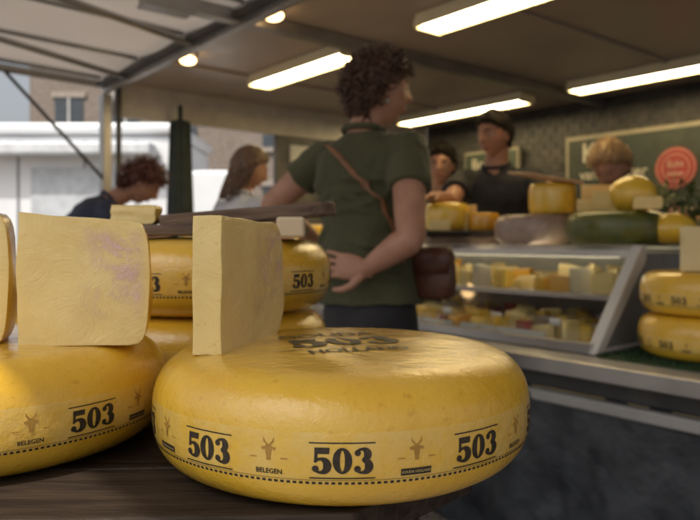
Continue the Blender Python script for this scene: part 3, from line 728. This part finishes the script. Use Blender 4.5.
def make_head(c,fwd,neck_base,skin,hair,scale=1,style='short',n=500,glasses=False,tiltup=(0,0,1),nr=.055,brow=None,hth=.012,hlen=.04,vox=.0035,low=.0):
    R=frame(fwd,tiltup);c=Vector(c);T=lambda p:c+R@(Vector(p)*scale)
    nu,nv=96,72;g=Geo();v=[]
    for i in range(nv+1):
        ph=math.pi*i/nv
        for k in range(nu):
            a=2*math.pi*k/nu;v.append(T(headpoint(math.sin(ph)*math.cos(a),math.sin(ph)*math.sin(a),math.cos(ph))))
    f=[(i*nu+k,(i+1)*nu+k,(i+1)*nu+(k+1)%nu,i*nu+(k+1)%nu) for i in range(nv) for k in range(nu)]
    g.add(v,f)
    nb=Vector(neck_base)
    v,f=tubeg([nb-Vector((0,0,.05)),nb,(nb+T((-.02,0,-.06)))/2,T((-.018,0,-.05))],[nr*1.25,nr*1.08,nr,nr*.95],16);g.add(v,f)
    for s in (-1,1):
        v,f=sphg(T((-.008,s*.075,-.008)),.03*scale,.62,.25,1.0,R=R@Matrix.Rotation(s*.35,3,'Z'));g.add(v,f)
        v,f=sphg(T((-.002,s*.080,-.026)),.010*scale,1,.5,1,R=R);g.add(v,f)
    head=remesh(g.obj('head',skin),vox,2,.4)
    k=[head]
    e=Geo()
    for s in (-1,1):
        v,f=sphg(T((.070,s*.031,.006)),.0122*scale);e.add(v,f,0)
        v,f=sphg(T((.0775,s*.031,.005)),.0066*scale);e.add(v,f,1)
        pts=[T((hx(y,.014)-.0045,s*y,.0125+.0035*math.sin((y-.018)*120))) for y in (.018,.026,.036,.044)]
        v,f=tubeg(pts,[.003,.0045,.0045,.003],6);e.add(v,f,4)
        pts=[T((hx(y,.030)+.002,s*y,.029+.004*math.sin((y-.012)*80))) for y in (.014,.024,.034,.046)]
        v,f=tubeg(pts,[.003,.0042,.0038,.002],6);e.add(v,f,2)
    v,f=sphg(T((.0855,0,-.0585)),.020*scale,.42,1,.35,R=R);e.add(v,f,3)
    k.append(e.obj('face_details',[eyew,eyed,brow or hair,lipm,skin],smooth=True))
    def amt(d): 
        w=d[2]+.12+low-(d[0]*.66 if d[0]>0 else d[0]*1.3)+.09*noise.noise(Vector(d)*5+c*7)
        return max(0,min(1,(w-.05)/.28))
    h=Geo();v=[];nu,nv=72,56
    for i in range(nv+1):
        ph=math.pi*i/nv
        for kk in range(nu):
            a=2*math.pi*kk/nu;d=(math.sin(ph)*math.cos(a),math.sin(ph)*math.sin(a),math.cos(ph));m=amt(d)
            p=headpoint(*d);nn=Vector(d)
            no=noise.noise(Vector(d)*(6 if style=='curly' else 3)+c*3)
            top_=1+.5*max(0,d[2]) if style=='short' else 1
            ex=(-.012*(1-m))+m*(hth*top_*(1+.35*no))
            v.append(T(p+nn*ex))
    f=[(i*nu+kk,(i+1)*nu+kk,(i+1)*nu+(kk+1)%nu,i*nu+(kk+1)%nu) for i in range(nv) for kk in range(nu)]
    h.add(v,f)
    cnt=0
    while cnt<n:
        d=Vector((random.gauss(0,1),random.gauss(0,1),random.gauss(0,1))).normalized()
        if random.random()>amt(d)*1.0 or amt(d)<.3: continue
        cnt+=1
        p=headpoint(*d)+d*hth*.75
        if style=='curly':
            ax=(d*.55+Vector((random.gauss(-.1,.4),random.gauss(0,.4),random.gauss(0,.4)-.5))).normalized();sd=ax.cross(Vector((random.random(),random.random(),1))).normalized();s2=ax.cross(sd)
            L_=hlen*random.uniform(.5,1.2);pts=[];rr=random.uniform(.004,.008)
            for j in range(8):
                t=j/7;an=t*4.5;pts.append(T(p+ax*L_*t+(sd*math.cos(an)+s2*math.sin(an)-sd)*rr*(.5+t)))
            v,f=tubeg(pts,[.0048*scale*(1-.7*j/7) for j in range(8)],5,round_caps=False)
        elif style=='short':
            ax=(d*.5+Vector((.25,0,-.35))*(.6 if d[2]<.7 else .1)+Vector((random.gauss(0,.3),random.gauss(0,.3),0))).normalized();L_=hlen*random.uniform(.6,1.1)
            pts=[T(p),T(p+ax*L_*.5),T(p+ax*L_+d*-.003)];v,f=tubeg(pts,[.004*scale,.003*scale,.0008],5,round_caps=False)
        else:
            out=Vector((d.x,d.y,0));out=out.normalized() if out.length>.1 else Vector((-1,0,0))
            if out.x>.2: out=Vector((.0,math.copysign(1,out.y),0))
            L_=hlen*random.uniform(.75,1.1)
            pts=[p]
            for j in range(1,7):
                t=j/6;target=Vector((out.x*.085-.01,out.y*.080,p.z-L_*t))
                w=min(1,t*2.0);pts.append(p.lerp(target,w) if j<3 else target+Vector((random.gauss(0,.004),random.gauss(0,.004),0)))
            pts=[T(x) for x in pts];v,f=tubeg(pts,[.0055*scale*(1-.5*j/6) for j in range(7)],5,round_caps=False)
        h.add(v,f)
    k.append(h.obj('hair',hair,smooth=True))
    if glasses:
        gg=Geo()
        for s in (-1,1):
            ring=[T((.096-abs(math.cos(a))*.002-(.006 if s*math.sin(a)>0 else 0),s*.033+.023*math.cos(a),.004+.018*math.sin(a))) for a in [2*math.pi*j/16 for j in range(17)]]
            v,f=tubeg(ring,.0026,6,round_caps=False);gg.add(v,f)
            v,f=tubeg([T((.092,s*.056,.008)),T((.0,s*.082,.006))],.002,6);gg.add(v,f)
        v,f=tubeg([T((.098,-.011,.008)),T((.098,.011,.008))],.002,6);gg.add(v,f)
        k.append(gg.obj('glasses',darkmetal))
    return k,T
def handg(g,w,d,n,thumb,curl=.35,s=1.0,spread=.10):
    w=Vector(w);d=Vector(d).normalized();n=Vector(n);n=(n-d*n.dot(d)).normalized();x=d.cross(n)*thumb
    rings=[]
    for t,hw,hd in ((-.02,.026,.019),(.0,.027,.018),(.03,.037,.017),(.06,.041,.015),(.085,.040,.013),(.094,.034,.009)):
        rings.append((w+d*t*s-n*.002,x,n,hw*s,hd*s))
    v,f=loftg(rings,20);g.add(v,f)
    for i,(off,l,r) in enumerate(((.030,.072,.0085),(.010,.080,.009),(-.011,.075,.0085),(-.031,.058,.0075))):
        st=w+d*.080*s+x*off*s;dirn=(d+x*(spread*(1.3-i)*1.0)).normalized();pts=[w+d*.05*s+x*off*.9*s,st];ang=0
        segs=(.45,.30,.25);p=st
        for j,sg in enumerate(segs):
            ang+=curl*(.7 if j==0 else 1.0);c=dirn*math.cos(ang)-n*math.sin(ang);p=p+c*l*sg*s;pts.append(p)
        v,f=tubeg(pts,[r*.9*s,r*1.05*s,r*.98*s,r*.9*s,r*.78*s],10);g.add(v,f)
    p0=w+d*.012*s+x*.022*s;td=(d*.62+x*.75-n*.15).normalized();p1=p0+td*.045*s;td2=(d*.85+x*.45-n*.25).normalized();p2=p1+td2*.032*s;p3=p2+(d*.95+x*.15-n*.3).normalized()*.026*s
    v,f=tubeg([p0,p1,p2,p3],[.015*s,.0125*s,.0105*s,.0088*s],10);g.add(v,f)
def person(name,hip,neck,body_f,head_c,head_f,arms,sw=.17,wd=1.0,skin=skinm,hair=None,shirt=None,pants=None,sleeve=.45,legs=None,hs=1.0,vox=.009,hk={},shoe=None,depth=1.0,hemdrop=.05,disp=.012,folds=0):
    hip=Vector(hip);neck=Vector(neck);ax=(neck-hip).normalized();f0=Vector((*body_f,0)).normalized();r=f0.cross(ax).normalized();f_=ax.cross(r)
    if r.dot(Vector((f0.y,-f0.x,0)))<0: r=-r
    Lh=(neck-hip).length
    prof=((-hemdrop/Lh,.182,.130),(0,.180,.130),(.18,.168,.122),(.36,.152,.112),(.58,.162,.115),(.74,.170,.118),(.86,.165,.10),(.93,.130,.080),(.98,.088,.066),(1.01,.064,.060))
    rings=[(hip+ax*Lh*t,r,f_,hw*wd*(sw/.17),hd*depth) for t,hw,hd in prof]
    g=Geo();v,f=loftg(rings,36);g.add(v,f)
    if folds:
        rg=random.Random(3)
        for i in range(folds):
            t=rg.uniform(.05,.72);sgn=rg.choice((-1,1));a0=rg.uniform(-1.3,.9);pts=[]
            ln=rg.uniform(.5,1.1);dz=rg.uniform(-.10,.10)
            for j in range(7):
                u=j/6;an=-math.pi/2+a0*.9+sgn*ln*(u-.5);tt=t+dz*(u-.5)*2
                kx=next((p for p in range(len(prof)-1) if prof[p][0]<=tt<=prof[p+1][0]),3);q=(tt-prof[kx][0])/(prof[kx+1][0]-prof[kx][0])
                hwv=(prof[kx][1]*(1-q)+prof[kx+1][1]*q)*wd*(sw/.17);hdv=(prof[kx][2]*(1-q)+prof[kx+1][2]*q)*depth
                ca,sa=math.cos(an),math.sin(an)
                pts.append(hip+ax*Lh*tt+r*hwv*math.copysign(abs(ca)**.85,ca)+f_*hdv*math.copysign(abs(sa)**.85,sa))
            v,f=tubeg(pts,[.004,.010,.013,.014,.013,.010,.004],8);g.add(v,f)
    kids=[]
    for side,A in zip((1,-1),arms):
        sh=hip+ax*Lh*.875+r*side*sw*.93
        el=Vector(A['el']);wr=Vector(A['wr'])
        cut_=sh.lerp(el,sleeve)
        v,f=tubeg([sh-r*side*.06,sh,sh.lerp(cut_,.5),cut_],[.060*wd,.066*wd,.066*wd,.070*wd],18,round_caps=False)
        g.add(v,f)
        a=Geo();aw=A.get('w',1.0)
        s0=sh.lerp(el,.22)
        pts,rad=smoothpath([s0,sh.lerp(el,.42),sh.lerp(el,.75),el,el.lerp(wr,.25),el.lerp(wr,.65),wr],[.040*aw,.047*aw,.043*aw,.038*aw,.040*aw,.033*aw,.0255],4)
        v,f=tubeg(pts,rad,18);a.add(v,f)
        handg(a,wr,A['hd'],A['hn'],A.get('th',side),A.get('curl',.35),s=A.get('s',1.0))
        kids.append(remesh(a.obj('arm_and_hand',skin),A.get('vox',.0038),2,.4))
    sh_o=remesh(g.obj('shirt',shirt),vox,2)
    tx=bpy.data.textures.new('fold','CLOUDS');tx.noise_scale=.10;tx.noise_depth=2
    dm=sh_o.modifiers.new('d','DISPLACE');dm.texture=tx;dm.strength=disp*1.8;dm.mid_level=.42;dm.texture_coords='GLOBAL'
    kids.append(sh_o)
    cg=Geo();cc=hip+ax*Lh*1.0
    pts=[cc+(r*math.cos(t)*.068+f_*math.sin(t)*.066)*wd+ax*(.012-.012*math.sin(t)) for t in [2*math.pi*j/20 for j in range(21)]]
    v,f=tubeg(pts,.010,8,round_caps=False);cg.add(v,f);kids.append(cg.obj('collar',shirt,smooth=True))
    g=Geo();h0=Vector((hip.x,hip.y,hip.z))
    rr=Vector((f0.y,-f0.x,0));v,f=loftg([(h0+Vector((0,0,z)),rr,f0,hw*wd,hd*depth) for z,hw,hd in ((-.16,.16,.112),(-.09,.168,.116),(-.03,.158,.108),(.01,.14,.098))],28);g.add(v,f)
    sg=Geo()
    for s in (1,-1):
        hp=h0+rr*s*.082*wd+Vector((0,0,-.10))
        ft=(Vector((h0.x,h0.y,0)) if not legs else Vector((*legs,0)))+rr*s*.11+f0*(.03*s);kn=hp.lerp(ft,.5)+f0*.03;kn.z=hp.z*.53
        an=ft+Vector((0,0,.09))
        pts,rad=smoothpath([hp,hp.lerp(kn,.5),kn,kn.lerp(an,.4),an],[.092*wd,.085*wd,.064,.062,.050],4);v,f=tubeg(pts,rad,18,round_caps=False);g.add(v,f)
        RR=frame(f0);v,f=sphg(ft+f0*.06+Vector((0,0,.045)),.14,1,.36,.34,R=RR);v=[Vector((p.x,p.y,max(p.z,.004))) for p in v];sg.add(v,f)
        v,f=tubeg([ft+Vector((0,0,.05)),ft+Vector((0,0,.12))],.047,12);sg.add(v,f)
    kids.append(remesh(g.obj('trousers',pants),.012,4));kids.append(sg.obj('shoes',shoe or darkmetal,smooth=True))
    hk2,T=make_head(head_c,head_f,neck,skin,hair,scale=hs,**hk)
    kids+=hk2
    e=group(name,(hip.x,hip.y,0),kids)
    return e,T,sh_o
hair_rb=M('hair_auburn',(.040,.020,.012),(.11,.052,.028),scale=60,rough=.5)
hair_dk=M('hair_dark',(.012,.009,.007),(.024,.017,.013),scale=60,rough=.7,spec=.15)
hair_red=M('hair_dark_red',(.06,.018,.014),(.13,.04,.025),scale=50,rough=.45)
hair_br=M('hair_brown',(.09,.048,.028),(.17,.10,.06),scale=50,rough=.5)
hair_bl=M('hair_blond',(.26,.16,.08),(.40,.27,.14),scale=50,rough=.5)
olive=M('olive_cloth',(.048,.050,.020),(.066,.068,.029),scale=5,rough=.85,bump=.6,bscale=11,sheen=.1,bdist=.02)
blackc=M('black_cloth',(.012,.012,.014),(.022,.022,.024),scale=8,rough=.8,bump=.3,bscale=9)
navyc=M('navy_cloth',(.02,.025,.05),(.03,.035,.065),rough=.8)
whitec=M('white_cloth',(.6,.61,.64),(.5,.51,.54),rough=.8)
greenc=M('mottled_green_cloth',(.05,.07,.035),(.14,.13,.07),scale=22,rough=.8)
jeans=M('denim',(.03,.045,.09),(.045,.06,.11),rough=.85)
e,T,shirt=person('woman_in_green_shirt',(.065,2.27,.92),(.045,2.26,1.43),(.5,.87),(.098,2.275,1.578),(.93,.30,-.04),
 [dict(el=(.178,2.005,1.085),wr=(.050,2.075,.992),hd=(-1,.18,.12),hn=(-.3,-1,.15),th=-1,curl=.26,w=1.12,vox=.003),
  dict(el=(-.275,2.40,1.20),wr=(-.13,2.56,1.08),hd=(.8,.3,-.2),hn=(0,.5,.9),w=1.1)],
 sw=.172,wd=.98,hair=hair_rb,shirt=olive,pants=blackc,sleeve=.46,vox=.006,hs=1.0,depth=1.0,hemdrop=.045,hk=dict(style='curly',n=1300,hth=.025,hlen=.032,nr=.054),disp=.012,folds=18)
kk=[];gg=Geo()
for s in (-1,1):
    v,f=sphg(T((.056,s*.034,.128)),.026,.30,1,.8,R=frame((.7,.3,.9)));gg.add(v,f)
v,f=tubeg([T((.06,-.07,.12)),T((.078,0,.135)),T((.06,.07,.12))],.003,6);gg.add(v,f)
for s in (-1,1):
    v,f=tubeg([T((.055,s*.074,.118)),T((.0,s*.108,.06)),T((-.03,s*.108,.02))],.003,6);gg.add(v,f)
kk.append(gg.obj('sunglasses',M('sunglass_plastic',(.05,.02,.012),rough=.15),smooth=True))
v,f=sphg(T((-.002,-.088,-.052)),.008);kk.append(mk('earring',v,f,steel,smooth=True))
A=Vector((-.105,2.235,1.425));B=Vector((.235,2.07,1.03))
pts=[]
for i in range(41):
    t=i/40;p=A.lerp(B,t);p.y-=.05*math.sin(math.pi*t);pts.append(p)
dirn=(B-A).normalized();sidev=dirn.cross(Vector((0,-1,0))).normalized()
v=[]
for p in pts:
    for j in range(4): v.append(p+sidev*(j/3-.5)*.018)
f=[(i*4+j,i*4+j+1,(i+1)*4+j+1,(i+1)*4+j) for i in range(40) for j in range(3)]
leather=M('brown_leather',(.23,.105,.045),(.16,.07,.03),scale=20,rough=.45)
st_=mk('bag_strap',v,f,leather,smooth=True);sw_=st_.modifiers.new('w','SHRINKWRAP');sw_.target=shirt;sw_.wrap_method='NEAREST_SURFACEPOINT';sw_.wrap_mode='ABOVE_SURFACE';sw_.offset=.004
so=st_.modifiers.new('so','SOLIDIFY');so.thickness=.003
kk.append(st_)
v,f=loftg([(Vector((.262,2.16,z)),Vector((.62,-.78,0)),Vector((.78,.62,0)),hw,hd) for z,hw,hd in ((.895,.06,.025),(.905,.085,.035),(.95,.092,.042),(1.0,.088,.040),(1.04,.078,.03),(1.05,.07,.02))],28)
lea2=M('dark_leather',(.085,.03,.016),(.06,.022,.012),scale=20,rough=.4,bump=.3,bscale=60)
kk.append(mk('shoulder_bag',v,f,lea2,smooth=True))
v,f=loftg([(Vector((.262,2.16,z))+Vector((-.003,-.004,0)),Vector((.62,-.78,0)),Vector((.78,.62,0)),hw,hd) for z,hw,hd in ((.975,.085,.046),(1.03,.086,.046),(1.058,.076,.03))],28)
kk.append(mk('bag_flap',v,f,lea2,smooth=True))
adopt(e,kk)
person('vendor_in_black_shirt',(.80,3.62,.95),(.765,3.56,1.46),(-.4,-.92),(.747,3.52,1.622),(-.72,-.62,-.16),
 [dict(el=(.50,3.40,1.27),wr=(.385,3.20,1.285),hd=(-.6,-.75,-.1),hn=(0,.2,1),th=-1,w=1.1,vox=.0045),
  dict(el=(1.02,3.34,1.25),wr=(.905,3.09,1.325),hd=(-.35,-.9,-.05),hn=(.1,.05,1),th=1,curl=.3,w=1.1,vox=.0045)],
 sw=.195,wd=1.05,skin=skind,hair=hair_dk,shirt=blackc,pants=blackc,sleeve=.6,vox=.010,hs=1.0,hk=dict(style='short',n=900,hth=.013,hlen=.022,nr=.060,low=.04),folds=6)
person('vendor_with_glasses',(.57,4.22,.90),(.555,4.18,1.38),(-.2,-.98),(.552,4.13,1.535),(-.25,-.95,-.12),
 [dict(el=(.33,4.2,1.1),wr=(.36,4.0,.98),hd=(0,-1,0),hn=(0,0,1),vox=.006),dict(el=(.80,4.2,1.1),wr=(.74,4.0,.98),hd=(0,-1,0),hn=(0,0,1),vox=.006)],
 hair=hair_dk,shirt=blackc,pants=blackc,vox=.012,hk=dict(style='short',n=700,hth=.016,hlen=.03,glasses=True,vox=.0045,low=.04))
person('blond_vendor',(1.52,3.58,.92),(1.37,3.42,1.335),(-.6,-.8),(1.275,3.33,1.44),(-.55,-.62,-.62),
 [dict(el=(1.18,3.55,1.12),wr=(1.12,3.28,1.10),hd=(-.5,-.8,0),hn=(0,0,1),vox=.006),dict(el=(1.58,3.15,1.12),wr=(1.35,3.0,1.13),hd=(-.8,-.5,0),hn=(0,0,1),vox=.006)],
 hair=hair_bl,shirt=greenc,pants=jeans,vox=.012,hk=dict(style='short',n=900,hth=.016,hlen=.03,vox=.0045))
person('bending_woman_customer',(-1.64,3.68,.93),(-1.36,3.84,1.29),(.8,.5),(-1.19,3.90,1.405),(.72,.15,-.62),
 [dict(el=(-1.22,3.66,1.10),wr=(-1.02,3.82,1.07),hd=(.8,.5,-.1),hn=(0,0,1),vox=.006),dict(el=(-1.32,4.08,1.10),wr=(-1.10,4.12,1.08),hd=(.8,.2,-.1),hn=(0,0,1),vox=.006)],
 hair=hair_red,shirt=navyc,pants=jeans,vox=.012,hk=dict(style='curly',n=600,hth=.026,hlen=.05,vox=.0045))
person('girl_in_white_top',(-.58,3.45,.84),(-.555,3.53,1.30),(.6,.75),(-.525,3.55,1.452),(.80,.38,-.35),
 [dict(el=(-.36,3.42,1.06),wr=(-.30,3.62,1.06),hd=(.5,.8,0),hn=(0,0,1),vox=.006,s=.85),dict(el=(-.72,3.66,1.06),wr=(-.58,3.84,1.08),hd=(.5,.8,0),hn=(0,0,1),vox=.006,s=.85)],
 sw=.15,wd=.9,hair=hair_br,shirt=whitec,pants=jeans,vox=.012,hs=.94,hk=dict(style='long',n=700,hth=.018,hlen=.15,nr=.045,vox=.0045))
# ---------------------------------------------------------------- light, world, camera
SE,SR=54,215
w=bpy.data.worlds.new('World');scene.world=w;w.use_nodes=True;N=w.node_tree.nodes;L=w.node_tree.links
sky=N.new('ShaderNodeTexSky');sky.sky_type='NISHITA';sky.sun_disc=False;sky.sun_elevation=math.radians(SE);sky.sun_rotation=math.radians(SR);sky.dust_density=5;sky.air_density=1.0
hs_=N.new('ShaderNodeHueSaturation');hs_.inputs['Saturation'].default_value=.3
L.new(sky.outputs[0],hs_.inputs['Color']);L.new(hs_.outputs[0],N['Background'].inputs[0]);N['Background'].inputs[1].default_value=.15
sd=bpy.data.lights.new('sun','SUN');sd.energy=3.2;sd.angle=math.radians(.6);sd.color=(1,.94,.84);so=bpy.data.objects.new('sun',sd);COL.objects.link(so)
az=math.radians(SR);el=math.radians(SE);dirv=Vector((math.sin(az)*math.cos(el),math.cos(az)*math.cos(el),math.sin(el)))
so.rotation_euler=dirv.to_track_quat('Z','Y').to_euler();so.location=(0,0,20)
cd=bpy.data.cameras.new('cam');cam=bpy.data.objects.new('camera',cd);COL.objects.link(cam);cam.location=(0,0,1.08);cam.rotation_euler=(math.pi/2,0,0)
cd.lens=35;cd.sensor_width=36;cd.shift_y=-.0286;cd.clip_start=.02;cd.clip_end=1000
cd.dof.use_dof=True;cd.dof.focus_distance=.58;cd.dof.aperture_fstop=7.5
scene.camera=cam
scene.view_settings.view_transform='Standard';scene.view_settings.look='None';scene.view_settings.exposure=0
